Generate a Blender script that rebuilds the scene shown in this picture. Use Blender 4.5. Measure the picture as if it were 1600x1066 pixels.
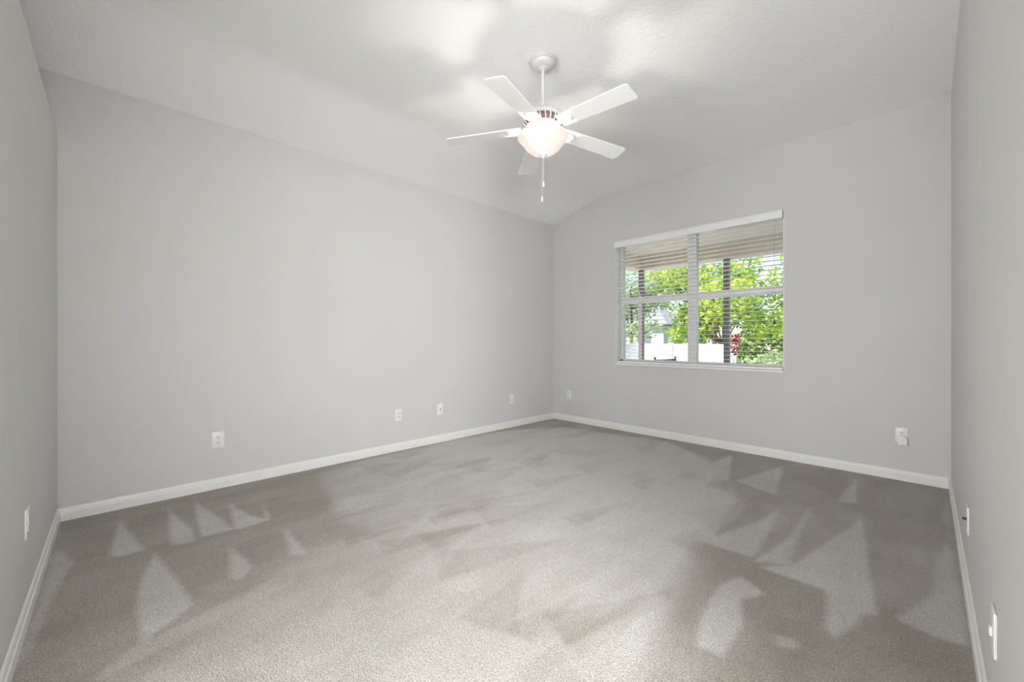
import bpy, bmesh, math, random
import numpy as np
from mathutils import Vector, Matrix
PI = math.pi
for o in list(bpy.data.objects): bpy.data.objects.remove(o)
SC = bpy.context.scene
COL = SC.collection

# ---------------------------------------------------------------- room size
L, W = 4.747, 3.870          # window wall distance, room width
HE, HF, KX = 2.764, 2.968, 0.705   # eave height, flat ceiling height, fold
HT = 2.40                    # height of the low partition
T = 0.014                    # baseboard thickness
HALL = -2.55                 # far side of the unseen hall behind the partition, added for fill light
WX0, WX1, WZ0, WZ1 = 1.01, 2.805, 0.835, 2.345   # window opening

# ---------------------------------------------------------------- camera
cam = bpy.data.cameras.new('camera'); co = bpy.data.objects.new('camera', cam); COL.objects.link(co)
cam.sensor_width = 36.0; cam.lens = 632.9 / 1600 * 36.0
cam.shift_y = -(533 - 531.56) / 1600
cam.clip_start = 0.02; cam.clip_end = 300
co.location = (3.7408, 0.2598, 1.12)
co.rotation_euler = (PI / 2, 0, PI / 2 - 0.7738)
SC.camera = co

# ---------------------------------------------------------------- look
vs = SC.view_settings
vs.view_transform = 'Standard'; vs.look = 'None'; vs.gamma = 1.0; vs.use_curve_mapping = False
vs.exposure = 0.22
SC.cycles.use_denoising = True
SC.cycles.max_bounces = 10; SC.cycles.diffuse_bounces = 6; SC.cycles.transparent_max_bounces = 16
SC.cycles.sample_clamp_indirect = 4.0
SC.cycles.caustics_reflective = False; SC.cycles.caustics_refractive = False

# ---------------------------------------------------------------- sky, sun, added room fill, lamp strengths
world = bpy.data.worlds.new('sky'); SC.world = world; world.use_nodes = True
wn = world.node_tree; wn.nodes.clear()
wo = wn.nodes.new('ShaderNodeOutputWorld'); wb = wn.nodes.new('ShaderNodeBackground')
ws = wn.nodes.new('ShaderNodeTexSky'); ws.sky_type = 'NISHITA'; ws.sun_disc = False
ws.sun_elevation = math.radians(48); ws.sun_rotation = math.radians(200); ws.air_density = 1.0; ws.dust_density = 0.6
wb.inputs['Strength'].default_value = 0.32
wn.links.new(ws.outputs[0], wb.inputs[0]); wn.links.new(wb.outputs[0], wo.inputs[0])

def light(name, kind, loc, energy, color=(1, 1, 1), **kw):
    d = bpy.data.lights.new(name, kind); d.energy = energy; d.color = color
    for k, v in kw.items(): setattr(d, k, v)
    o = bpy.data.objects.new(name, d); COL.objects.link(o); o.location = loc
    return o
sun = light('sun', 'SUN', (0, -5, 10), 8.5, (1.0, 0.96, 0.88), angle=0.009)
sun.rotation_euler = Vector((0.28, 0.62, -0.75)).to_track_quat('-Z', 'Y').to_euler()
# fill lamp added in the unseen hall behind the low partition
hall_fill = light('hall_fill_lamp', 'AREA', (2.60, HALL + 0.10, 0.85), 150, (0.985, 0.99, 1.0), shape='RECTANGLE', size=1.9, size_y=1.3, spread=math.radians(160))
hall_fill.rotation_euler = (PI / 2 + 0.30, 0, 0)      # faces +Y, into the room
# fill lamp added in the unseen side room, lights the left wall
side_fill = light('side_fill_lamp', 'AREA', (W + 1.4, -0.16, 1.50), 146, (0.985, 0.99, 1.0), shape='RECTANGLE', size=1.4, size_y=0.8, spread=math.radians(150))
side_fill.rotation_euler = (PI / 2 - 0.05, 0, PI / 2 - 0.38)    # faces -X
FAN_BULB_W = 10.0
BOWL_GLOW = 0.6
FAN = (1.970, 2.277)

# ---------------------------------------------------------------- helpers
def tag(o, label=None, cat=None, group=None, kind=None):
    if label: o['label'] = label
    if cat: o['category'] = cat
    if group: o['group'] = group
    if kind: o['kind'] = kind
    return o
def empty(name, loc=(0, 0, 0), rz=0, parent=None):
    o = bpy.data.objects.new(name, None); COL.objects.link(o); o.location = loc; o.rotation_euler = (0, 0, rz)
    o.empty_display_size = 0.05
    if parent: o.parent = parent
    return o
class MB:
    def __init__(s): s.bm = bmesh.new()
    def box(s, x0, x1, y0, y1, z0, z1, bev=0, M=None):
        r = bmesh.ops.create_cube(s.bm, size=1)
        vs_ = r['verts']
        bmesh.ops.scale(s.bm, vec=(abs(x1 - x0), abs(y1 - y0), abs(z1 - z0)), verts=vs_)
        bmesh.ops.translate(s.bm, vec=((x0 + x1) / 2, (y0 + y1) / 2, (z0 + z1) / 2), verts=vs_)
        if bev:
            es = list({e for v in vs_ for e in v.link_edges})
            r2 = bmesh.ops.bevel(s.bm, geom=es, offset=bev, segments=2, profile=0.5, affect='EDGES')
            vs_ = list({v for f in r2['faces'] for v in f.verts} | {v for v in vs_ if v.is_valid})
        if M is not None: bmesh.ops.transform(s.bm, matrix=M, verts=vs_)
        return s
    def lathe(s, prof, n=48, M=None):
        rings = []
        for r, z in prof:
            if r < 1e-5: rings.append([s.bm.verts.new((0, 0, z))])
            else: rings.append([s.bm.verts.new((r * math.cos(2 * PI * i / n), r * math.sin(2 * PI * i / n), z)) for i in range(n)])
        for a, b in zip(rings, rings[1:]):
            for i in range(n):
                j = (i + 1) % n
                if len(a) == 1 and len(b) == 1: continue
                if len(a) == 1: s.bm.faces.new((a[0], b[i], b[j]))
                elif len(b) == 1: s.bm.faces.new((a[i], a[j], b[0]))
                else: s.bm.faces.new((a[i], a[j], b[j], b[i]))
        if M is not None: bmesh.ops.transform(s.bm, matrix=M, verts=[v for r in rings for v in r])
        return s
    def prism(s, pts, z0, z1, M=None, bev=0):
        a = [s.bm.verts.new((x, y, z0)) for x, y in pts]; b = [s.bm.verts.new((x, y, z1)) for x, y in pts]
        fs = [s.bm.faces.new(a[::-1]), s.bm.faces.new(b)]
        n = len(pts)
        for i in range(n): fs.append(s.bm.faces.new((a[i], a[(i + 1) % n], b[(i + 1) % n], b[i])))
        if M is not None: bmesh.ops.transform(s.bm, matrix=M, verts=a + b)
        return s
    def tube(s, pts, r, n=8, cap=True):
        pts = [Vector(p) for p in pts]; rings = []
        for i, p in enumerate(pts):
            d = (pts[min(i + 1, len(pts) - 1)] - pts[max(i - 1, 0)]).normalized()
            q = d.to_track_quat('Z', 'Y'); rr = r[i] if isinstance(r, (list, tuple)) else r
            rings.append([s.bm.verts.new(p + q @ Vector((rr * math.cos(2 * PI * k / n), rr * math.sin(2 * PI * k / n), 0))) for k in range(n)])
        for a, b in zip(rings, rings[1:]):
            for k in range(n): s.bm.faces.new((a[k], a[(k + 1) % n], b[(k + 1) % n], b[k]))
        if cap: s.bm.faces.new(rings[0][::-1]); s.bm.faces.new(rings[-1])
        return s
    def build(s, name, mat, parent=None, smooth=False, loc=None):
        bmesh.ops.recalc_face_normals(s.bm, faces=s.bm.faces)
        me = bpy.data.meshes.new(name); s.bm.to_mesh(me); s.bm.free()
        me.materials.append(mat)
        o = bpy.data.objects.new(name, me); COL.objects.link(o)
        if loc: o.location = loc
        if parent: o.parent = parent
        if smooth:
            for p in me.polygons: p.use_smooth = True
            me.set_sharp_from_angle(angle=math.radians(35))
        return o
def struct(name, mb, mat, parent=None, smooth=False):
    o = mb.build(name, mat, parent, smooth)
    if not parent: o['kind'] = 'structure'
    return o

def mat(name, col, rough=0.6, bump=None, var=0.0, metal=0.0, spec=0.4, emit=None):
    m = bpy.data.materials.new(name); m.use_nodes = True
    nt = m.node_tree; b = nt.nodes['Principled BSDF']
    b.inputs['Base Color'].default_value = (*col, 1); b.inputs['Roughness'].default_value = rough
    b.inputs['Metallic'].default_value = metal; b.inputs['Specular IOR Level'].default_value = spec
    tc = nt.nodes.new('ShaderNodeTexCoord')
    if var:
        n = nt.nodes.new('ShaderNodeTexNoise'); n.inputs['Scale'].default_value = 2.5; n.inputs['Detail'].default_value = 4
        nt.links.new(tc.outputs['Object'], n.inputs['Vector'])
        r = nt.nodes.new('ShaderNodeValToRGB'); r.color_ramp.elements[0].position = 0.3; r.color_ramp.elements[1].position = 0.7
        r.color_ramp.elements[0].color = (*[c * (1 - var) for c in col], 1); r.color_ramp.elements[1].color = (*[min(1, c * (1 + var)) for c in col], 1)
        nt.links.new(n.outputs['Fac'], r.inputs['Fac']); nt.links.new(r.outputs['Color'], b.inputs['Base Color'])
    if bump:
        sc_, st, dist = bump
        n = nt.nodes.new('ShaderNodeTexNoise'); n.inputs['Scale'].default_value = sc_; n.inputs['Detail'].default_value = 3
        nt.links.new(tc.outputs['Object'], n.inputs['Vector'])
        bp = nt.nodes.new('ShaderNodeBump'); bp.inputs['Strength'].default_value = st; bp.inputs['Distance'].default_value = dist
        nt.links.new(n.outputs['Fac'], bp.inputs['Height']); nt.links.new(bp.outputs['Normal'], b.inputs['Normal'])
    if emit:
        b.inputs['Emission Color'].default_value = (*emit[0], 1); b.inputs['Emission Strength'].default_value = emit[1]
    return m

M_WALL = mat('grey_wall_paint', (0.65, 0.642, 0.632), 0.55, bump=(140, 0.12, 0.002), var=0.012, spec=0.25)
M_BOUNCE = mat('white_bounce_paint', (0.88, 0.88, 0.87), 0.8, var=0.01)  # whitened so the added hall and side room bounce more light
M_TRIM = mat('white_trim_paint', (0.82, 0.82, 0.80), 0.35, var=0.01)
M_PLATE = mat('white_plastic', (0.82, 0.82, 0.80), 0.3, var=0.01)
M_SLOT = mat('dark_slot', (0.05, 0.05, 0.05), 0.6, var=0.1)
M_BRASS = mat('dark_metal_jack', (0.10, 0.09, 0.08), 0.35, metal=0.8, var=0.1)
M_VINYL = mat('white_vinyl', (0.90, 0.90, 0.89), 0.35, var=0.01)
M_SLAT = mat('white_faux_wood', (0.88, 0.88, 0.87), 0.4, var=0.01)
M_CORD = mat('white_cord', (0.75, 0.75, 0.73), 0.8, var=0.02)
M_FANW = mat('white_fan_enamel', (0.68, 0.68, 0.675), 0.35, var=0.01, spec=0.5)
M_BLADE = mat('white_fan_blade', (0.92, 0.92, 0.91), 0.45, var=0.01)

# ceiling: white knock-down texture
def ceiling_mat():
    m = mat('white_textured_ceiling', (0.92, 0.92, 0.918), 0.85, spec=0.15)
    nt = m.node_tree; b = nt.nodes['Principled BSDF']
    tc = nt.nodes.new('ShaderNodeTexCoord')
    n = nt.nodes.new('ShaderNodeTexNoise'); n.inputs['Scale'].default_value = 42; n.inputs['Detail'].default_value = 3
    r = nt.nodes.new('ShaderNodeValToRGB'); r.color_ramp.elements[0].position = 0.46; r.color_ramp.elements[1].position = 0.58
    bp = nt.nodes.new('ShaderNodeBump'); bp.inputs['Strength'].default_value = 0.28; bp.inputs['Distance'].default_value = 0.003
    nt.links.new(tc.outputs['Object'], n.inputs['Vector']); nt.links.new(n.outputs['Fac'], r.inputs['Fac'])
    nt.links.new(r.outputs['Color'], bp.inputs['Height']); nt.links.new(bp.outputs['Normal'], b.inputs['Normal'])
    return m
M_CEIL = ceiling_mat()

# ---------------------------------------------------------------- room shell
def wall_block():  # helper namespace
    return MB()
TH = 0.20
struct('wall_left', MB().box(-TH, 0, HALL - TH, L + TH, -0.05, 3.12), M_WALL)
SY0, SY1 = 0.06, 1.14       # unseen doorway, added to let the side fill in
wr = MB().box(W, W + 0.12, HALL - TH, SY0, -0.05, 3.12).box(W, W + 0.12, SY1, L + TH, -0.05, 3.12).box(W, W + 0.12, SY0, SY1, 2.06, 3.12)
struct('wall_right', wr, M_WALL)
struct('wall_added_side_room', MB().box(W + 1.6, W + 1.7, -1.2, 1.9, -0.05, 3.12).box(W + 0.12, W + 1.7, -1.2, -1.1, -0.05, 3.12).box(W + 0.12, W + 1.7, 1.8, 1.9, -0.05, 3.12), M_BOUNCE)  # unseen side room, added only to bring fill light in
struct('ceiling_added_side_room', MB().box(W + 0.12, W + 1.7, -1.2, 1.9, 2.6, 2.7), mat('side_ceiling_paint', (0.88, 0.88, 0.87), 0.85, var=0.01))
struct('floor_added_side_room', MB().box(W, W + 1.7, -1.2, 1.9, -0.06, -0.001), mat('pale_tile', (0.6, 0.58, 0.54), 0.5, var=0.04))
far = MB()
far.box(0, WX0, L, L + TH, -0.05, 3.12); far.box(WX1, W, L, L + TH, -0.05, 3.12)
far.box(WX0, WX1, L, L + TH, -0.05, WZ0 - 0.025); far.box(WX0, WX1, L, L + TH, WZ1, 3.12)
struct('wall_far', far, M_WALL)
DX0, DX1, DH = 2.07, 3.52, 2.06
near = MB(); near.box(0, DX0, -0.12, 0, -0.05, HT, bev=0.008); near.box(DX1, W, -0.12, 0, -0.05, HT)
near.box(DX0, DX1, -0.12, 0, DH, HT)
struct('wall_near', near, M_WALL)
struct('ceiling_hall_baffle', MB().box(0, W, HALL, -0.118, HT - 0.13, HT - 0.004), M_BOUNCE)   # dropped ceiling added to block hall light above; top is the plant shelf
struct('wall_hall', MB().box(-TH, W + TH, HALL - TH, HALL, -0.05, 3.12), M_WALL)
# ceiling: sloped strip along the left wall, then flat, with a soft fold
prof = [(-TH, HE - TH * (HF - HE) / KX)]
sl = (HF - HE) / KX
prof.append((0, HE)); prof.append((KX - 0.10, HE + sl * (KX - 0.10)))
for k in range(1, 6):
    t = k / 6; x = KX - 0.10 + 0.2 * t
    z = (1 - t) ** 2 * (HE + sl * (KX - 0.1)) + 2 * t * (1 - t) * HF + t * t * HF
    prof.append((x, z))
prof += [(KX + 0.10, HF), (W + TH, HF)]
cb = MB(); pts = prof + [(W + TH, 3.16), (-TH, 3.16)]
a = [cb.bm.verts.new((x, HALL - TH, z)) for x, z in pts]; b_ = [cb.bm.verts.new((x, L + TH, z)) for x, z in pts]
cb.bm.faces.new(a); cb.bm.faces.new(b_[::-1])
for i in range(len(pts)):
    j = (i + 1) % len(pts); cb.bm.faces.new((a[i], a[j], b_[j], b_[i]))
struct('ceiling', cb, M_CEIL, smooth=True)

# baseboards with a stepped, rounded top
BH = 0.080
def baseboard(name, p0, p1, nrm):
    p0 = Vector((*p0, 0)); p1 = Vector((*p1, 0)); n = Vector((*nrm, 0))
    pr = [(0, 0), (T, 0), (T, BH * 0.60), (T * 0.93, BH * 0.64), (T * 0.68, BH * 0.68), (T * 0.64, BH * 0.80), (T * 0.5, BH * 0.90), (T * 0.32, BH * 0.97), (0.001, BH), (0, BH)]
    mb = MB()
    A = [mb.bm.verts.new(p0 + n * u + Vector((0, 0, v))) for u, v in pr]
    B = [mb.bm.verts.new(p1 + n * u + Vector((0, 0, v))) for u, v in pr]
    mb.bm.faces.new(A); mb.bm.faces.new(B[::-1])
    for i in range(len(pr)):
        j = (i + 1) % len(pr); mb.bm.faces.new((A[i], A[j], B[j], B[i]))
    return struct(name, mb, M_TRIM)
baseboard('baseboard_left', (0, 0), (0, L), (1, 0))
baseboard('baseboard_far', (T, L), (W - T, L), (0, -1))
baseboard('baseboard_right', (W, SY1 + 0.06), (W, L), (-1, 0))
baseboard('baseboard_near', (T, 0), (DX0, 0), (0, 1))

# ---------------------------------------------------------------- carpet
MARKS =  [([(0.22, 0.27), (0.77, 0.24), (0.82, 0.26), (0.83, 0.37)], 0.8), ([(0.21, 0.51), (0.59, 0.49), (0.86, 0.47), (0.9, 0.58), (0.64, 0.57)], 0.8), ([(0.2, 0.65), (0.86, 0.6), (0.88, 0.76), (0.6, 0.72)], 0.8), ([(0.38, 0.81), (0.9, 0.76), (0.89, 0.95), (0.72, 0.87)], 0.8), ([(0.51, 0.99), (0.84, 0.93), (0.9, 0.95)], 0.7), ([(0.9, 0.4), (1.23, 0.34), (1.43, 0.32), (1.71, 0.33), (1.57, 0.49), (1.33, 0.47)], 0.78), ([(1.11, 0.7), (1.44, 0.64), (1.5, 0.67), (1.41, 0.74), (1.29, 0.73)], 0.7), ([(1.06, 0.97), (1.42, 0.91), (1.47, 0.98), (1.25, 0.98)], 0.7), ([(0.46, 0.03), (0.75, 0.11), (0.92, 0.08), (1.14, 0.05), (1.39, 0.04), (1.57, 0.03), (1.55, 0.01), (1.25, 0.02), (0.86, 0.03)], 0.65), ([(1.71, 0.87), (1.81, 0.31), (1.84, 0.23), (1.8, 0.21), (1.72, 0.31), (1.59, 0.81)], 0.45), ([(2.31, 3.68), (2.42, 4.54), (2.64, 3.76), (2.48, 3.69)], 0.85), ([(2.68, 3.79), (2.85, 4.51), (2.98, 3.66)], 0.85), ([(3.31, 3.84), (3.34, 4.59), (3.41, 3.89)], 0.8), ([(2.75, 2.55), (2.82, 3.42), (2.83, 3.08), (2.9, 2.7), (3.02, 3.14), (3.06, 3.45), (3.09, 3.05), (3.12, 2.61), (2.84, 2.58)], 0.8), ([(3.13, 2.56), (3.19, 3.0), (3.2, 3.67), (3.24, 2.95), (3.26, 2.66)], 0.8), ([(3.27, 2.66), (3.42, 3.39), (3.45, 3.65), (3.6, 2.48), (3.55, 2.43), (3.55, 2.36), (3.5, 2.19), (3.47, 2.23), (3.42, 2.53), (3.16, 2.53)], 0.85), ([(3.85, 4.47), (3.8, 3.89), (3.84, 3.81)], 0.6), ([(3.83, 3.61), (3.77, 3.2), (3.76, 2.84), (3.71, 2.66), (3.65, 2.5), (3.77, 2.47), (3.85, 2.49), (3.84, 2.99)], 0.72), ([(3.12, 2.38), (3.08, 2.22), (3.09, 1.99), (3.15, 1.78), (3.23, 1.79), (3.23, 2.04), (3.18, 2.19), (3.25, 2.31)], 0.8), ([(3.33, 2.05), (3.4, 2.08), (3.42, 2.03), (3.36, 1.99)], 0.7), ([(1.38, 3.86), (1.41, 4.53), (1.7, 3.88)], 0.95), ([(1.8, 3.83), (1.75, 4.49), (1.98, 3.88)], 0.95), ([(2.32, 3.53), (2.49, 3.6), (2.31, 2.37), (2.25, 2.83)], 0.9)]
CENTRE = [(1.84, 0.21), (1.91, 0.29), (1.77, 0.53), (1.61, 0.79), (1.4, 1.0), (1.45, 1.26), (1.41, 1.33), (1.27, 1.28), (1.06, 1.29), (0.74, 1.36), (0.18, 1.48), (0.09, 1.85), (0.05, 2.88), (0.13, 3.79), (0.48, 4.36), (1.73, 4.6), (2.34, 4.21), (2.87, 3.29), (2.85, 2.75), (2.88, 2.37), (2.92, 2.17), (3.03, 1.77), (3.09, 1.49), (3.38, 0.94), (2.65, 0.19), (2.16, 0.16)]
def inside(px, py, poly):
    r = np.zeros(px.shape, bool); n = len(poly)
    for i in range(n):
        x0, y0 = poly[i]; x1, y1 = poly[(i + 1) % n]
        if y0 == y1: continue
        c = ((y0 > py) != (y1 > py)) & (px < (x1 - x0) * (py - y0) / (y1 - y0) + x0)
        r ^= c
    return r
def blur(a, k):
    for ax in (0, 1):
        acc = np.zeros_like(a)
        for s_ in range(-k, k + 1): acc += np.roll(a, s_, ax)
        a = acc / (2 * k + 1)
    return a
def carpet():
    st = 0.010
    xs = np.linspace(0, W, int(W / st) + 1); ys = np.linspace(HALL, L, int((L - HALL) / st) + 1)
    X, Y = np.meshgrid(xs, ys)
    rng = np.random.RandomState(4)
    wob = 0.003 * np.sin(X * 9 + Y * 7)
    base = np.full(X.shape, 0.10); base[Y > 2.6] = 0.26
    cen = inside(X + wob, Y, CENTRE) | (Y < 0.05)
    base[cen] = 0.24 + 0.80 * np.clip((Y[cen] - 0.4) / 2.4, 0, 1)  # middle painted darker in front, paler behind, to even out light falloff
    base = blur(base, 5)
    v = base.copy()
    rr = random.Random(8)                       # vacuum strokes: slender wedges of nap laid the other way
    for _ in range(90):
        cx_, cy_ = rr.uniform(0.2, 3.0), rr.uniform(1.0, 4.4); ln_ = rr.uniform(0.35, 0.8); w_ = rr.uniform(0.06, 0.15); a_ = math.radians(rr.uniform(66, 112))
        d = (math.cos(a_), math.sin(a_)); p = (-d[1], d[0])
        tri = [(cx_ + d[0] * ln_, cy_ + d[1] * ln_), (cx_ + p[0] * w_, cy_ + p[1] * w_), (cx_ - p[0] * w_, cy_ - p[1] * w_)]
        m = inside(X, Y, tri) & cen
        v[m] += rr.choice((-0.24, -0.16, 0.14))
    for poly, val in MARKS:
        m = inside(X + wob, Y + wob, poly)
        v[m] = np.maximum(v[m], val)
    v = blur(v, 1)
    nx, ny = len(xs), len(ys)
    me = bpy.data.meshes.new('floor')
    co_ = np.zeros((nx * ny, 3), np.float32); co_[:, 0] = X.ravel(); co_[:, 1] = Y.ravel()
    i, j = np.meshgrid(np.arange(nx - 1), np.arange(ny - 1)); k = (j * nx + i).ravel()
    F = np.stack([k, k + 1, k + nx + 1, k + nx], 1).astype(np.int32)
    me.vertices.add(len(co_)); me.vertices.foreach_set('co', co_.ravel())
    me.loops.add(F.size); me.loops.foreach_set('vertex_index', F.ravel())
    me.polygons.add(len(F)); me.polygons.foreach_set('loop_start', np.arange(0, F.size, 4, dtype=np.int32))
    me.update(calc_edges=True); me.validate()
    at = me.attributes.new('pile_and_falloff', 'FLOAT', 'POINT'); at.data.foreach_set('value', v.ravel().astype(np.float32))
    o = bpy.data.objects.new('floor', me); COL.objects.link(o); o['kind'] = 'structure'
    m = bpy.data.materials.new('cut_pile_carpet'); m.use_nodes = True; nt = m.node_tree; N = nt.nodes; Lk = nt.links.new
    b = N['Principled BSDF']; b.inputs['Roughness'].default_value = 0.95; b.inputs['Specular IOR Level'].default_value = 0.1
    b.inputs['Sheen Weight'].default_value = 0.15
    tc = N.new('ShaderNodeTexCoord'); ga = N.new('ShaderNodeAttribute'); ga.attribute_name = 'pile_and_falloff'
    def noise(scale, detail, vec=None, rough=0.5):
        n = N.new('ShaderNodeTexNoise'); n.inputs['Scale'].default_value = scale; n.inputs['Detail'].default_value = detail; n.inputs['Roughness'].default_value = rough
        Lk(vec or tc.outputs['Object'], n.inputs['Vector']); return n.outputs['Fac']
    def math_(op, a_, b2, c_=None, clamp=False):
        n = N.new('ShaderNodeMath'); n.operation = op; n.use_clamp = clamp
        for q, v_ in enumerate([a_, b2] + ([c_] if c_ is not None else [])):
            if isinstance(v_, (int, float)): n.inputs[q].default_value = v_
            else: Lk(v_, n.inputs[q])
        return n.outputs[0]
    mp = N.new('ShaderNodeMapping'); mp.inputs['Rotation'].default_value = (0, 0, 0.12); mp.inputs['Scale'].default_value = (5.5, 1.3, 1)
    Lk(tc.outputs['Object'], mp.inputs['Vector'])
    streak = noise(1.0, 5, mp.outputs['Vector'], 0.6)      # vacuum strokes
    cloud = noise(3.2, 6, None, 0.65)
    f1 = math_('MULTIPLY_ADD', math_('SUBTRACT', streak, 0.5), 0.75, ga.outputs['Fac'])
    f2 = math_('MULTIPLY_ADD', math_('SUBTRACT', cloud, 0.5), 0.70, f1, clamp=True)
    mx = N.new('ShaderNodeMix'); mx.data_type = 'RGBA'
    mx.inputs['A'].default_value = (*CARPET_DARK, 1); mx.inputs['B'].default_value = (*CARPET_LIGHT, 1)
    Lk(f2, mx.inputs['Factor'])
    sp = noise(170, 3, None, 0.7); sp2 = noise(420, 2)
    vo = N.new('ShaderNodeTexVoronoi'); vo.inputs['Scale'].default_value = 210; Lk(tc.outputs['Object'], vo.inputs['Vector'])
    spm = math_('ADD', math_('MULTIPLY', math_('SUBTRACT', sp, 0.5), 2.4), math_('MULTIPLY', math_('SUBTRACT', sp2, 0.5), 1.6))
    mid = noise(45, 3, None, 0.6)
    gain = math_('ADD', math_('ADD', spm, math_('MULTIPLY', math_('SUBTRACT', mid, 0.5), 0.45)), 1.0)
    gm = N.new('ShaderNodeVectorMath'); gm.operation = 'SCALE'
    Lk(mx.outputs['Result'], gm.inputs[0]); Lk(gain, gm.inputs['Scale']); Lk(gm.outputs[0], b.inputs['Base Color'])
    hgt = math_('ADD', sp, math_('MULTIPLY', vo.outputs['Distance'], -0.6))
    bp = N.new('ShaderNodeBump'); bp.inputs['Strength'].default_value = 0.7; bp.inputs['Distance'].default_value = 0.006
    Lk(hgt, bp.inputs['Height']); Lk(bp.outputs['Normal'], b.inputs['Normal'])
    me.materials.append(m)
    return o
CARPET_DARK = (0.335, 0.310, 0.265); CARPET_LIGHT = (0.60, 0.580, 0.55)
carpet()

# ---------------------------------------------------------------- window
win = empty('window_1', ((WX0 + WX1) / 2, L + 0.15, WZ0)); win['kind'] = 'structure'
def loc(mb, name, m, parent, smooth=False, label=None):
    """mesh written in world coordinates, parented to an empty: keep it where it is"""
    o = mb.build(name, m, None, smooth); o.parent = parent
    off = Vector(parent.location)
    if parent.parent: off += Vector(parent.parent.location)
    o.data.transform(Matrix.Translation(-off))
    if label: o['label'] = label
    return o
FY0, FY1 = L + 0.125, L + 0.185
XC = (WX0 + WX1) / 2; ZR = 1.61
fr = MB()
fr.box(WX0, WX0 + 0.035, FY0, FY1, WZ0, WZ1, .003); fr.box(WX1 - 0.035, WX1, FY0, FY1, WZ0, WZ1, .003)
fr.box(WX0, WX1, FY0, FY1, WZ1 - 0.04, WZ1, .003); fr.box(WX0, WX1, FY0, FY1, WZ0, WZ0 + 0.045, .003)
loc(fr, 'window_frame', M_VINYL, win)
loc(MB().box(XC - 0.05, XC + 0.05, FY0 - 0.008, FY1, WZ0, WZ1, .003), 'mullion', M_VINYL, win)
for xa, xb in ((WX0 + 0.035, XC - 0.05), (XC + 0.05, WX1 - 0.035)):
    loc(MB().box(xa, xb, FY0 - 0.004, FY1 - 0.01, ZR - 0.038, ZR + 0.042, .003), 'meeting_rail', M_VINYL, win)
def glass_mat():
    m = bpy.data.materials.new('window_glass'); m.use_nodes = True; nt = m.node_tree; nt.nodes.clear()
    o = nt.nodes.new('ShaderNodeOutputMaterial'); mx = nt.nodes.new('ShaderNodeMixShader')
    t = nt.nodes.new('ShaderNodeBsdfTransparent'); g = nt.nodes.new('ShaderNodeBsdfGlossy'); f = nt.nodes.new('ShaderNodeFresnel')
    t.inputs[0].default_value = (0.94, 0.95, 0.95, 1); g.inputs['Roughness'].default_value = 0.02; f.inputs[0].default_value = 1.2
    nt.links.new(f.outputs[0], mx.inputs[0]); nt.links.new(t.outputs[0], mx.inputs[1]); nt.links.new(g.outputs[0], mx.inputs[2])
    nt.links.new(mx.outputs[0], o.inputs[0]); return m
M_GLASS = glass_mat()
for xa, xb in ((WX0 + 0.035, XC - 0.05), (XC + 0.05, WX1 - 0.035)):
    for za, zb in ((WZ0 + 0.045, ZR - 0.038), (ZR + 0.042, WZ1 - 0.04)):
        loc(MB().box(xa, xb, FY0 + 0.03, FY0 + 0.034, za, zb), 'pane', M_GLASS, win)
# white lining of the opening and the marble sill
lin = MB()
lin.box(WX0, WX0 + 0.006, L + 0.001, FY0, WZ0, WZ1); lin.box(WX1 - 0.006, WX1, L + 0.001, FY0, WZ0, WZ1); lin.box(WX0, WX1, L + 0.001, FY0, WZ1 - 0.006, WZ1)
loc(lin, 'window_reveal', M_TRIM, win)
loc(MB().box(WX0 - 0.0, WX1 + 0.0, L - 0.018, FY1, WZ0 - 0.025, WZ0, .004), 'window_sill', M_TRIM, win)

# ---------------------------------------------------------------- the blind
BX0, BX1 = WX0 + 0.010, WX1 - 0.014
BYC = L + 0.040
blind = empty('window_blind', (XC, BYC, WZ0))
tag(blind, 'white two inch slatted blind with open slats hanging in the window', 'blind')
loc(MB().box(BX0 - 0.018, BX1 + 0.004, L - 0.016, L - 0.006, 2.275, 2.345, .002).box(BX0 - 0.018, BX1 + 0.004, L - 0.020, L - 0.004, 2.333, 2.347, .003)
    .box(BX0 - 0.018, BX1 + 0.004, L - 0.018, L - 0.006, 2.272, 2.280, .002), 'valance', M_SLAT, blind)
loc(MB().box(BX0, BX1, L + 0.002, L + 0.058, 2.285, 2.330, .002), 'head_rail', M_SLAT, blind)
NS, PITCH, Z0 = 31, 0.0440, 0.918
def slat_mesh():
    mb = MB(); n = 6; w = 0.050; t = 0.0028
    top = []; bot = []
    for x in (BX0 - XC, BX1 - XC):
        top.append([mb.bm.verts.new((x, -w / 2 + w * k / n, t / 2 + 0.0016 * (1 - (2 * k / n - 1) ** 2))) for k in range(n + 1)])
        bot.append([mb.bm.verts.new((x, -w / 2 + w * k / n, -t / 2 + 0.0016 * (1 - (2 * k / n - 1) ** 2))) for k in range(n + 1)])
    for k in range(n):
        mb.bm.faces.new((top[0][k], top[1][k], top[1][k + 1], top[0][k + 1])); mb.bm.faces.new((bot[0][k], bot[0][k + 1], bot[1][k + 1], bot[1][k]))
    for q in (0, 1): mb.bm.faces.new(top[q] + bot[q][::-1])
    mb.bm.faces.new((top[0][0], bot[0][0], bot[1][0], top[1][0])); mb.bm.faces.new((top[0][n], top[1][n], bot[1][n], bot[0][n]))
    return mb
s0 = slat_mesh().build('slat', M_SLAT, blind, smooth=True)
for k in range(NS):
    s_ = s0 if k == 0 else s0.copy()
    if k: COL.objects.link(s_)
    s_.parent = blind; s_.location = (0, 0, Z0 + k * PITCH - WZ0); s_.rotation_euler = (math.radians(-1.5), 0, 0)
loc(MB().box(BX0, BX1, BYC - 0.025, BYC + 0.025, WZ0 + 0.001, WZ0 + 0.024, .003), 'bottom_rail', M_SLAT, blind)
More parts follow.
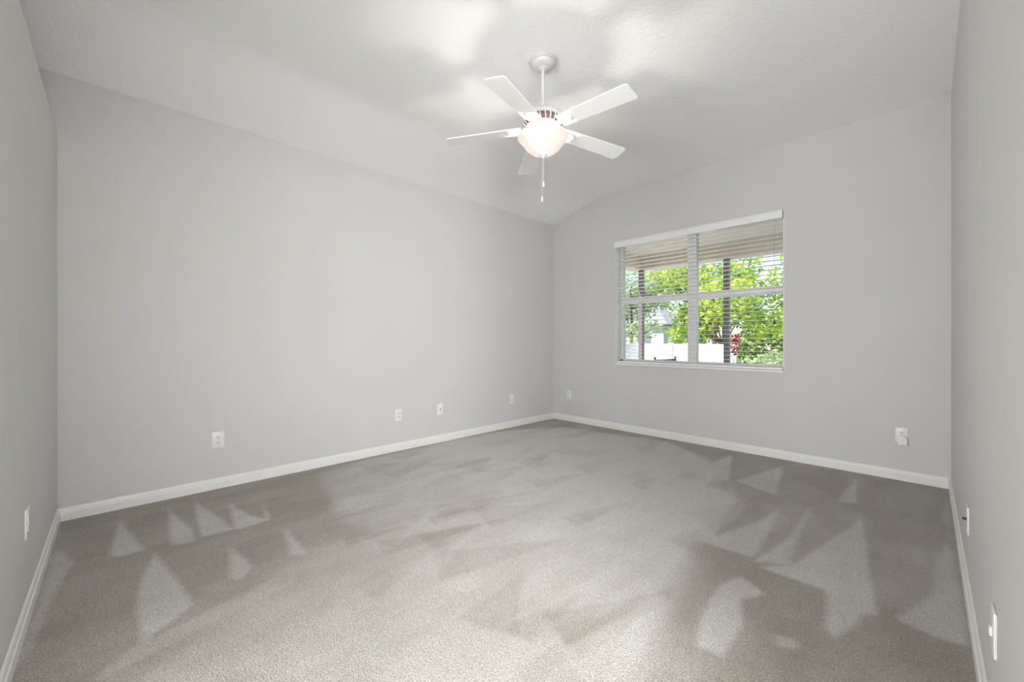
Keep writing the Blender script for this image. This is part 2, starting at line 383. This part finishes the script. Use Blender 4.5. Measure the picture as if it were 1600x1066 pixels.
for x in (BX0 + 0.13, BX0 + 0.50, XC, BX1 - 0.50, BX1 - 0.13):
    lc = MB()
    for y in (BYC - 0.027, BYC + 0.027): lc.tube([(x, y, WZ0 + 0.01), (x, y, 2.29)], 0.0008, 5)
    loc(lc, 'ladder_cord', M_CORD, blind)
M_CORDG = mat('grey_cord', (0.30, 0.30, 0.28), 0.8, var=0.02)
CX_ = 2.727
lc = loc(MB().tube([(CX_, L - 0.002, 2.28), (CX_ - 0.001, L - 0.003, 1.8), (CX_, L - 0.003, 1.30)], 0.0013, 6), 'lift_cord', M_CORDG, blind)
ts = MB().lathe([(0, 0), (0.009, 0.002), (0.010, 0.012), (0.006, 0.034), (0.003, 0.040), (0, 0.040)], 16, Matrix.Translation((CX_, L - 0.003, 1.268)))
t_ = loc(ts, 'tassel', M_SLOT, blind); t_.data.transform(Matrix.Identity(4)); t_.parent = lc; t_['label'] = 'dark wooden cord tassel'

# ---------------------------------------------------------------- outlets
def outlet(name, label, cat, pos, facing, kind='duplex', group=None):
    """built in local coordinates: x across, z up, plate grows towards -y; facing = rotation about z"""
    r = empty(name, pos, facing); tag(r, label, cat, group=group)
    w, h_ = 0.076, 0.120
    MB().box(-w / 2, w / 2, -0.0065, 0, -h_ / 2, h_ / 2, .0025).build('cover_plate', M_PLATE, r, smooth=True)
    if kind == 'duplex':
        for zc in (0.0195, -0.0195):
            pts = []
            for k in range(24):
                a_ = 2 * PI * k / 24; pts.append((0.0172 * math.cos(a_), max(-0.0135, min(0.0135, 0.0172 * math.sin(a_)))))
            Mx = Matrix.Translation((0, 0, zc)) @ Matrix.Rotation(PI / 2, 4, 'X')
            rc = MB().prism(pts, 0.0062, 0.0092, Mx).build('receptacle', M_PLATE, r)
            sl_ = MB()
            sl_.box(-0.0085, -0.0055, -0.0096, -0.0088, zc - 0.001, zc + 0.0085); sl_.box(0.0055, 0.0085, -0.0096, -0.0088, zc, zc + 0.0080)
            sl_.lathe([(0, 0), (0.0032, 0), (0.0032, 0.0008), (0, 0.0008)], 12, Matrix.Translation((0, -0.0088, zc - 0.0065)) @ Matrix.Rotation(PI / 2, 4, 'X'))
            sl_.build('slot', M_SLOT, rc)
        MB().lathe([(0, 0), (0.0032, 0), (0.0028, 0.0014), (0, 0.0018)], 14, Matrix.Translation((0, -0.0064, 0)) @ Matrix.Rotation(PI / 2, 4, 'X')).build('screw', M_PLATE, r)
    else:
        big = 1.0 if kind == 'coax' else 1.15
        Mx = Matrix.Translation((0, -0.006, 0)) @ Matrix.Rotation(PI / 2, 4, 'X')
        ln = 0.010 if kind == 'coax' else 0.014
        MB().lathe([(0, 0), (0.0062 * big, 0), (0.0062 * big, 0.0025), (0.0045 * big, 0.003), (0.0045 * big, ln), (0.0030, ln), (0.0028, ln - 0.003), (0, ln - 0.003)], 18, Mx).build('jack', M_BRASS, r, smooth=True)
        for zc in (0.042, -0.042):
            MB().lathe([(0, 0), (0.0032, 0), (0.0028, 0.0014), (0, 0.0018)], 14, Matrix.Translation((0, -0.0064, zc)) @ Matrix.Rotation(PI / 2, 4, 'X')).build('screw', M_PLATE, r)
    return r
G = 'wall plates around the room'
FL, FF, FR, FN = PI / 2, 0, -PI / 2, PI      # facing for left, far, right and near wall
outlet('electrical_outlet', 'white duplex outlet on the left wall, nearest of its row and largest in view', 'outlet', (0, 0.810, 0.366), FL, group=G)
outlet('electrical_outlet', 'white duplex outlet on the left wall beside the cable jack plate', 'outlet', (0, 2.305, 0.361), FL, group=G)
outlet('cable_jack', 'white wall plate with one small dark round jack in its centre, on the left wall', 'cable jack', (0, 2.805, 0.360), FL, 'coax', group=G)
outlet('electrical_outlet', 'white duplex outlet on the left wall closest to the far corner', 'outlet', (0, 3.906, 0.359), FL, group=G)
outlet('electrical_outlet', 'empty white duplex outlet on the window wall close to the far corner', 'outlet', (0.283, L, 0.362), FF, group=G)
og = outlet('electrical_outlet', 'white duplex outlet on the window wall with a small plug-in device in it', 'outlet', (3.602, L, 0.360), FF, group=G)
outlet('electrical_outlet', 'white duplex outlet seen edge-on on the short wall at the left picture edge', 'outlet', (1.215, 0, 0.386), FN, group=G)
outlet('cable_jack', 'wall plate on the right wall with a dark round jack sticking out', 'cable jack', (W, 2.93, 0.335), FR, 'coax_long', group=G)

# nearest plate on the right wall: phone jack with a raised white block
pj = empty('phone_jack', (W, 1.935, 0.345), FR); tag(pj, 'blank white wall plate with raised centre block on the right wall, nearest the camera', 'phone jack', G)
MB().box(-0.038, 0.038, -0.0075, 0, -0.060, 0.060, .003).build('cover_plate', M_PLATE, pj, smooth=True)
MB().box(-0.010, 0.010, -0.013, -0.007, -0.014, 0.010, .0015).build('jack_block', M_PLATE, pj, smooth=True)

# the plug-in device
nl = empty('night_light', (3.608, L, 0.334)); tag(nl, 'small white plug-in night light in the outlet at the right end of the window wall', 'night light')
hb = MB()
pts = [(-0.024, -0.048), (0.024, -0.048), (0.027, -0.040), (0.027, 0.006), (0.018, 0.020), (0, 0.026), (-0.018, 0.020), (-0.027, 0.006), (-0.027, -0.040)]
hb.prism(pts, 0.0105, 0.042, Matrix.Rotation(PI / 2, 4, 'X')); 
h_o = hb.build('housing', M_PLATE, nl)
mbv = h_o.modifiers.new('soft', 'BEVEL'); mbv.width = 0.004; mbv.segments = 3; mbv.limit_method = 'ANGLE'
MB().lathe([(0, 0.006), (0.006, 0.0055), (0.010, 0.003), (0.011, 0), (0, 0)], 24, Matrix.Translation((-0.004, -0.0415, -0.003)) @ Matrix.Rotation(PI / 2, 4, 'X')).build('sensor_dome', mat('frosted_dome', (0.88, 0.88, 0.88), 0.15, var=0.01), nl, smooth=True)
MB().box(-0.022, 0.022, -0.046, -0.040, -0.043, -0.034, .002).build('front_lip', mat('frosted_lip', (0.85, 0.85, 0.86), 0.1, var=0.01), nl, smooth=True)

# ---------------------------------------------------------------- ceiling fan
fan = empty('ceiling_fan', (FAN[0], FAN[1], HF)); tag(fan, 'white five-blade ceiling fan with a lit glass bowl and two pull chains', 'ceiling fan')
def fz(z): return z - HF
def lat(prof, name, m, parent=fan, n=56, M=None, smooth=True):
    return MB().lathe([(r, fz(z)) for r, z in prof], n, M).build(name, m, parent, smooth)
lat([(0, 2.968), (0.086, 2.968), (0.088, 2.965), (0.088, 2.948), (0.085, 2.944), (0.079, 2.943), (0.078, 2.941), (0.074, 2.932), (0.062, 2.922), (0.044, 2.916), (0.030, 2.914), (0.026, 2.909), (0.020, 2.906), (0, 2.906)], 'canopy', M_FANW)
MB().tube([(0, 0, fz(2.91)), (0, 0, fz(2.61))], 0.0125, 20).build('downrod', M_FANW, fan, True)
hs = lat([(0, 2.640), (0.020, 2.640), (0.024, 2.630), (0.050, 2.628), (0.092, 2.621), (0.120, 2.608), (0.134, 2.590), (0.137, 2.576), (0.136, 2.569), (0.124, 2.567), (0.123, 2.552), (0.098, 2.524), (0.090, 2.519), (0.090, 2.512), (0, 2.512)], 'motor_housing', M_FANW)
# vented skirt below the housing: slanted fins before a dark core
lat([(0.1250, 2.568), (0.1240, 2.553), (0.0990, 2.525)], 'vent_core', mat('dark_vent', (0.16, 0.11, 0.10), 0.7, var=0.05), hs)
vf = MB()
for k in range(24):
    a_ = 2 * PI * k / 24
    for (da, w_) in ((0.0, 0.0040),):
        p = [(0.134, 2.570, 0.0), (0.132, 2.553, 0.05), (0.106, 2.523, 0.10)]
        vf.tube([(r * math.cos(a_ + t), r * math.sin(a_ + t), fz(z)) for r, z, t in p], 0.0042, 6)
vf.lathe([(0.104, fz(2.532)), (0.112, fz(2.530)), (0.112, fz(2.520)), (0.098, fz(2.516)), (0.098, fz(2.524))], 56)
vf.build('vent_grille', M_FANW, hs, True)
lat([(0, 2.513), (0.060, 2.513), (0.062, 2.500), (0.078, 2.496), (0.084, 2.490), (0.083, 2.482), (0.076, 2.480), (0.0, 2.478)], 'light_fitter', M_FANW)

PH = math.radians(71.7)
ZR0, DROOP = 2.514, math.radians(3.6)
def rounded(x0, x1, w0, w1, r, n=6):
    P_ = []
    for cx_, cy_, a0 in ((x1 - r, w1 / 2 - r, 0), (x0 + r * 0.6, w0 / 2 - r * 0.6, 90), (x0 + r * 0.6, -w0 / 2 + r * 0.6, 180), (x1 - r, -w1 / 2 + r, 270)):
        rr = r if a0 in (0, 270) else r * 0.6
        for k in range(n + 1):
            a_ = math.radians(a0 + 90 * k / n); P_.append((cx_ + rr * math.cos(a_), cy_ + rr * math.sin(a_)))
    return P_
for k in range(5):
    A_ = PH + 2 * PI * k / 5
    # local frame: x out along the blade, y towards the counter-clockwise side (this edge hangs lower)
    Mb = Matrix.Rotation(A_, 4, 'Z') @ Matrix.Translation((0.13, 0, fz(ZR0))) @ Matrix.Rotation(DROOP, 4, 'Y') @ Matrix.Rotation(math.radians(-8), 4, 'X')
    MB().prism(rounded(0.015, 0.523, 0.112, 0.136, 0.022), -0.003, 0.003, Mb).build('blade', M_BLADE, fan)
    ir = MB()
    ir.prism(rounded(-0.045, 0.10, 0.030, 0.034, 0.010), -0.012, -0.003, Mb)
    # oval medallion: plate, raised rim and central boss
    el = [(0.062 + 0.046 * math.cos(2 * PI * q / 32), 0.036 * math.sin(2 * PI * q / 32)) for q in range(32)]
    ir.prism(el, -0.008, -0.003, Mb)
    ring = [Mb @ Vector((0.062 + 0.043 * math.cos(2 * PI * q / 32), 0.033 * math.sin(2 * PI * q / 32), -0.009)) for q in range(33)]
    ir.tube(ring, 0.0055, 8, cap=False)
    ir.lathe([(0, -0.016), (0.010, -0.0155), (0.018, -0.012), (0.021, -0.008), (0, -0.008)], 20, Mb @ Matrix.Translation((0.062, 0, 0)))
    ir.tube([Vector((0.075 * math.cos(A_), 0.075 * math.sin(A_), fz(2.520))), Mb @ Vector((-0.02, 0, -0.010)), Mb @ Vector((0.03, 0, -0.010))], [0.015, 0.013, 0.011], 12)
    ir.build('blade_iron', M_FANW, fan, True)

def bowl_mat():
    m = bpy.data.materials.new('alabaster_glass'); m.use_nodes = True; nt = m.node_tree; nt.nodes.clear()
    N = nt.nodes.new; Lk = nt.links.new
    o = N('ShaderNodeOutputMaterial'); d = N('ShaderNodeBsdfDiffuse'); t = N('ShaderNodeBsdfTranslucent'); g = N('ShaderNodeBsdfGlossy'); e = N('ShaderNodeEmission')
    m1 = N('ShaderNodeMixShader'); m2 = N('ShaderNodeMixShader'); ad = N('ShaderNodeAddShader')
    tc = N('ShaderNodeTexCoord'); ns = N('ShaderNodeTexNoise'); ns.inputs['Scale'].default_value = 9; ns.inputs['Detail'].default_value = 3
    rp = N('ShaderNodeValToRGB'); rp.color_ramp.elements[0].position = 0.35; rp.color_ramp.elements[1].position = 0.65
    rp.color_ramp.elements[0].color = (0.92, 0.66, 0.52, 1); rp.color_ramp.elements[1].color = (1, 0.93, 0.86, 1)
    Lk(tc.outputs['Object'], ns.inputs['Vector']); Lk(ns.outputs['Fac'], rp.inputs['Fac'])
    Lk(rp.outputs[0], t.inputs[0]); Lk(rp.outputs[0], e.inputs[0]); d.inputs[0].default_value = (0.35, 0.34, 0.33, 1)
    g.inputs['Roughness'].default_value = 0.1
    m1.inputs[0].default_value = 0.02; m2.inputs[0].default_value = 0.05
    Lk(d.outputs[0], m1.inputs[1]); Lk(t.outputs[0], m1.inputs[2]); Lk(m1.outputs[0], m2.inputs[1]); Lk(g.outputs[0], m2.inputs[2])
    e.inputs[1].default_value = BOWL_GLOW
    Lk(m2.outputs[0], ad.inputs[0]); Lk(e.outputs[0], ad.inputs[1]); Lk(ad.outputs[0], o.inputs[0])
    return m
outer = [(0.169, 2.462), (0.168, 2.456), (0.158, 2.442), (0.143, 2.430), (0.131, 2.414), (0.121, 2.398), (0.106, 2.380), (0.084, 2.362), (0.056, 2.349), (0.026, 2.343), (0.010, 2.342)]
inner = [(r - 0.004 if r > 0.02 else r, z + 0.004) for r, z in outer[::-1]]
bowl = lat(outer + inner + [outer[0]], 'glass_bowl', bowl_mat())
lat([(0, 2.353), (0.026, 2.350), (0.028, 2.344), (0.022, 2.337), (0.014, 2.333), (0.009, 2.326), (0.006, 2.322), (0, 2.320)], 'finial', M_FANW)
for (dx_, dy_, zb_, zt) in ((0.006, -0.002, 2.128, 2.325), (-0.012, 0.004, 2.035, 2.345)):
    ch = MB(); n_ = int((zt - zb_) / 0.006)
    ch.tube([(dx_, dy_, fz(zt)), (dx_, dy_, fz(zb_ + 0.03))], 0.0009, 6)
    for q in range(n_): 
        c_ = Matrix.Translation((dx_, dy_, fz(zb_ + 0.035 + q * 0.006))) 
        if zb_ + 0.035 + q * 0.006 < zt: ch.lathe([(0, -0.0018), (0.0018, 0), (0, 0.0018)], 6, c_)
    c_o = ch.build('pull_chain', M_FANW, fan)
    MB().lathe([(0, 0), (0.0055, 0.001), (0.0062, 0.006), (0.0062, 0.030), (0.0045, 0.036), (0, 0.038)], 16, Matrix.Translation((dx_, dy_, fz(zb_)))).build('pull', M_FANW, c_o, True)
bulb = light('fan_bulb', 'POINT', (0, 0, 0), FAN_BULB_W, (1.0, 0.93, 0.86), shadow_soft_size=0.02)
bulb.parent = fan; bulb.location = (0, 0, fz(2.385))

# ---------------------------------------------------------------- outside: covered porch
OY = L + TH
M_STUC = mat('tan_stucco', (0.80, 0.71, 0.60), 0.9, bump=(60, 0.2, 0.004), var=0.03)
M_POST = mat('bronze_screen_post', (0.17, 0.14, 0.15), 0.5, var=0.05)
M_CONC = mat('pale_concrete', (0.60, 0.53, 0.50), 0.9, bump=(50, 0.2, 0.003), var=0.05)
PX0, PX1, PY = 0.03, 7.0, 7.18
struct('ceiling_porch', MB().box(PX0 - 0.1, PX1, OY, PY + 0.1, 2.62, 2.70), M_STUC)
bmm = MB().box(PX0 - 0.12, PX1, PY - 0.08, PY + 0.12, 2.40, 2.62).box(PX0 - 0.12, PX0 + 0.10, OY, PY - 0.08, 2.40, 2.62)
struct('trim_1', bmm, M_STUC)
struct('floor_porch', MB().box(PX0 - 0.2, PX1, OY, PY + 0.2, -0.15, -0.02), M_CONC)
struct('ground_patio', MB().box(-9, 9, PY + 0.2, 11.2, -0.158, -0.12), mat('pale_patio_slab', (0.72, 0.66, 0.63), 0.9, bump=(40, 0.2, 0.004), var=0.05))
M_GRASS = mat('lawn_grass', (0.20, 0.26, 0.07), 0.95, bump=(30, 0.6, 0.03), var=0.25)
struct('ground', MB().box(-40, 40, OY + 0.0, 60, -0.35, -0.16), M_GRASS)
def post(x, lab):
    r = MB().box(x - 0.038, x + 0.038, PY - 0.045, PY + 0.045, -0.02, 2.40, .004).build('porch_post', M_POST, None)
    tag(r, lab, 'post', 'dark posts of the screened porch')
    return r
post(PX0 + 0.04, 'dark porch post outside behind the left half of the window')
post(1.53, 'dark porch post outside behind the right half of the window')
# dark patio chair: only its top rail shows over the sill
pc = empty('patio_chair', (1.02, 6.15, -0.02), math.radians(80)); tag(pc, 'dark metal patio chair outside, its back top just above the window sill', 'chair')
for sx in (-1, 1):
    MB().tube([(sx * 0.25, 0.02, 0.895), (sx * 0.24, 0.0, 0.45), (sx * 0.26, 0.05, 0.0)], 0.018, 8).build('leg', M_POST, pc)
    MB().tube([(sx * 0.25, -0.42, 0.0), (sx * 0.25, -0.40, 0.44), (sx * 0.25, -0.38, 0.62)], 0.016, 8).build('leg', M_POST, pc)
    MB().box(sx * 0.25 - 0.025, sx * 0.25 + 0.025, -0.42, 0.03, 0.62, 0.645, .005).build('armrest', M_POST, pc)
MB().box(-0.25, 0.25, -0.42, 0.0, 0.42, 0.45, .008).build('seat', M_POST, pc)
bk = MB().tube([(-0.25, 0.015, 0.835), (0.25, 0.015, 0.835)], 0.020, 8)
for q in range(7): bk.tube([(-0.21 + 0.07 * q, 0.01, 0.46), (-0.21 + 0.07 * q, 0.015, 0.835)], 0.008, 6)
bk.build('backrest', M_POST, pc)

# ---------------------------------------------------------------- outside: fence, house, trees
def leaf_mat(name, c0, c1):
    m = bpy.data.materials.new(name); m.use_nodes = True; nt = m.node_tree; nt.nodes.clear()
    N = nt.nodes.new; Lk = nt.links.new
    o = N('ShaderNodeOutputMaterial'); d = N('ShaderNodeBsdfDiffuse'); t = N('ShaderNodeBsdfTranslucent'); mx = N('ShaderNodeMixShader')
    tc = N('ShaderNodeTexCoord'); ns = N('ShaderNodeTexNoise'); ns.inputs['Scale'].default_value = 3.0; ns.inputs['Detail'].default_value = 5
    rp = N('ShaderNodeValToRGB'); rp.color_ramp.elements[0].position = 0.38; rp.color_ramp.elements[1].position = 0.62
    rp.color_ramp.elements[0].color = (*c0, 1); rp.color_ramp.elements[1].color = (*c1, 1)
    Lk(tc.outputs['Object'], ns.inputs['Vector']); Lk(ns.outputs['Fac'], rp.inputs['Fac']); Lk(rp.outputs[0], d.inputs[0]); Lk(rp.outputs[0], t.inputs[0])
    mx.inputs[0].default_value = 0.4; Lk(d.outputs[0], mx.inputs[1]); Lk(t.outputs[0], mx.inputs[2]); Lk(mx.outputs[0], o.inputs[0])
    return m
LG = leaf_mat('bright_leaves', (0.16, 0.33, 0.03), (0.74, 0.82, 0.14))
LD = leaf_mat('deep_leaves', (0.07, 0.16, 0.05), (0.48, 0.58, 0.18))
LP = leaf_mat('pale_leaves', (0.20, 0.30, 0.16), (0.60, 0.68, 0.36))
LR = leaf_mat('red_leaves', (0.15, 0.03, 0.03), (0.40, 0.10, 0.08))
M_BARK = mat('grey_bark', (0.16, 0.13, 0.11), 0.9, bump=(20, 0.5, 0.02), var=0.15)
def leaves(blobs, n, size, rng):
    V = []; F = []
    tot = sum(b[3] ** 2 for b in blobs)
    for (cx_, cy_, cz_, r, sq) in blobs:
        for _ in range(int(n * r * r / tot)):
            d = Vector((rng.gauss(0, 1), rng.gauss(0, 1), rng.gauss(0, 1))).normalized() * r * (rng.random() ** 0.4)
            d.z *= sq; p = Vector((cx_, cy_, cz_)) + d
            u = Vector((rng.gauss(0, 1), rng.gauss(0, 1), rng.gauss(0, .6))).normalized(); w_ = u.orthogonal().normalized()
            w_ = Matrix.Rotation(rng.random() * 6.28, 3, u) @ w_
            a_ = size * (0.6 + 0.8 * rng.random()); i = len(V)
            V += [p - u * a_, p + w_ * a_ * 0.45, p + u * a_, p - w_ * a_ * 0.45]; F.append((i, i + 1, i + 2, i + 3))
    return V, F
def tree(name, lab, cat, pos, h, blobs, n, size, lm, seed, group=None, trunk=0.10):
    rng = random.Random(seed); r = empty(name, pos); tag(r, lab, cat, group)
    V, F = leaves(blobs, n, size, rng)
    me = bpy.data.meshes.new('foliage'); me.from_pydata([tuple(v) for v in V], [], F); me.materials.append(lm)
    o = bpy.data.objects.new('foliage', me); COL.objects.link(o); o.parent = r
    tk = MB(); tk.tube([(0, 0, 0), (0.05, 0.03, h * 0.4), (0, 0, h * 0.8)], [trunk, trunk * 0.75, trunk * 0.4], 10)
    for b in blobs[:6]: tk.tube([(0.03, 0.02, h * 0.35), (b[0] * 0.5, b[1] * 0.5, (h * 0.4 + b[2]) / 2), (b[0], b[1], b[2])], [trunk * 0.5, trunk * 0.35, trunk * 0.15], 6)
    tk.build('trunk', M_BARK, r, True)
    return r
GZ = -0.16
TG = 'trees and shrubs in the garden'
rb = lambda seed, n, R, z0, z1, r0, r1: (lambda g: [(g.uniform(-R, R), g.uniform(-R, R) * 0.7, g.uniform(z0, z1), g.uniform(r0, r1), 0.8) for _ in range(n)])(random.Random(seed))
tree('garden_tree', 'bright yellow-green leafy tree outside seen through the right half of the window', 'tree', (-0.9, 13.5, GZ), 3.6, rb(1, 12, 1.3, 1.4, 3.7, .55, .95), 5200, .085, LG, 11, TG)
tree('garden_tree', 'green tree outside at the right edge of the window view', 'tree', (1.9, 16.4, GZ), 4.2, rb(2, 13, 1.5, 1.5, 4.4, .6, 1.0) + [(-1.4, 0.1, 3.3, .8, .8), (-1.0, 0.3, 4.2, .8, .8), (-1.5, 0.2, 2.2, .7, .8)], 6400, .09, LG, 12, TG)
tree('garden_tree', 'pale sparse tree outside seen through the left half of the window', 'tree', (-6.0, 17.6, GZ), 4.6, rb(3, 11, 1.7, 1.4, 4.6, .6, 1.0), 3000, .10, LP, 13, TG)
tree('garden_tree', 'dark green tree outside behind the window mullion', 'tree', (-2.5, 19.2, GZ), 3.0, rb(4, 10, 1.3, 1.2, 3.0, .5, .8), 2800, .09, LD, 14, TG)
tree('garden_tree', 'tall thin shrub outside at the left edge of the window view', 'tree', (-3.15, 11.2, GZ), 2.8, [(0, 0, 1.0, .42, 1.2), (.05, 0, 1.6, .42, 1.2), (-.1, 0, 2.2, .42, 1.2), (0, 0, 2.8, .4, 1.1)], 1400, .07, LD, 15, TG, .04)
tree('garden_tree', 'large pale tree outside far left behind the white house', 'tree', (-12.5, 32.0, GZ), 6.0, rb(7, 12, 2.4, 2.2, 6.0, .9, 1.4), 4000, .15, LP, 17, TG, .16)
tree('garden_shrub', 'low light green shrub outside at the lower right of the window', 'shrub', (1.4, 11.3, GZ), 0.8, [(-.55, 0, .55, .5, .8), (-.1, .1, .6, .55, .8), (.45, 0, .55, .5, .8), (.9, .1, .5, .45, .8)], 2000, .05, LP, 18, TG, .03)
for hx, hy_, lab in ((-0.6, 22.5, 'tall dense hedge outside behind the trees in the right half of the window'),):
    tree('garden_hedge', lab, 'hedge', (hx, hy_, GZ), 1.6, [(-2.0 + 0.8 * q, 0.1 * (q % 2), 0.7 + 0.9 * (q % 3 > 0), 0.95, 1.0) for q in range(6)], 4200, .11, LD, 30 + int(hx), TG, .05)
tree('red_shrub', 'small red-leaved shrub outside beside the right porch post', 'shrub', (1.08, 8.9, GZ), 1.0, [(0, 0, 1.12, .15, 1.2), (.05, 0, 1.30, .12, 1.0)], 260, .035, LR, 19, TG, .02)

M_FENCE = mat('white_vinyl_fence', (0.82, 0.78, 0.80), 0.5, var=0.02)
fx0, fx1, fy = -6.6, 0.35, 11.9
fe = empty('garden_fence', (0, fy, GZ)); tag(fe, 'white vinyl garden fence outside along the bottom of the window view', 'fence')
def fpart(mb, name): 
    o = mb.build(name, M_FENCE, None); o.data.transform(Matrix.Translation((0, -fy, -GZ))); o.parent = fe; return o
xx = fx0
pn = []
while xx < fx1 - 0.5:
    fpart(MB().box(xx - 0.06, xx + 0.06, fy - 0.06, fy + 0.06, GZ, 1.06, .01), 'fence_post')
    nx_ = min(xx + 1.70, fx1)
    pm = MB(); pm.box(xx + 0.06, nx_ - 0.06, fy - 0.02, fy + 0.02, GZ + 0.05, GZ + 0.15); pm.box(xx + 0.06, nx_ - 0.06, fy - 0.02, fy + 0.02, 0.93, 1.01)
    q = xx + 0.07
    while q < nx_ - 0.1:
        pm.box(q, min(q + 0.145, nx_ - 0.06), fy - 0.012, fy + 0.012, GZ + 0.1, 0.95); q += 0.15
    fpart(pm, 'fence_panel'); xx = nx_
fpart(MB().box(xx - 0.06, xx + 0.06, fy - 0.06, fy + 0.06, GZ, 1.06, .01), 'fence_post')

hs_ = empty('neighbour_house', (-8.0, 21.0, GZ)); tag(hs_, 'pale neighbouring house outside at the lower left of the window view', 'house')
M_HW = mat('white_house_wall', (0.72, 0.72, 0.80), 0.8, var=0.02); M_RF = mat('grey_shingle', (0.30, 0.29, 0.30), 0.9, var=0.08); M_WG = mat('dark_window_glass', (0.18, 0.20, 0.28), 0.1, var=0.05)
MB().box(-3.5, 2.0, 0, 6, 0, 2.1).build('wall', M_HW, hs_)
rf = MB(); a = [rf.bm.verts.new(p) for p in ((-3.9, -0.4, 2.1), (2.4, -0.4, 2.1), (2.4, 6.4, 2.1), (-3.9, 6.4, 2.1), (-1.6, 3, 3.3), (0.2, 3, 3.3))]
for f_ in ((0, 1, 5, 4), (1, 2, 5), (2, 3, 4, 5), (3, 0, 4), (3, 2, 1, 0)): rf.bm.faces.new([a[i] for i in f_])
rf.build('roof', M_RF, hs_)
for wx in (-2.6, -0.6, 0.9): 
    MB().box(wx - 0.4, wx + 0.4, -0.03, 0.02, 1.0, 1.8, .01).build('house_window', M_WG, hs_)
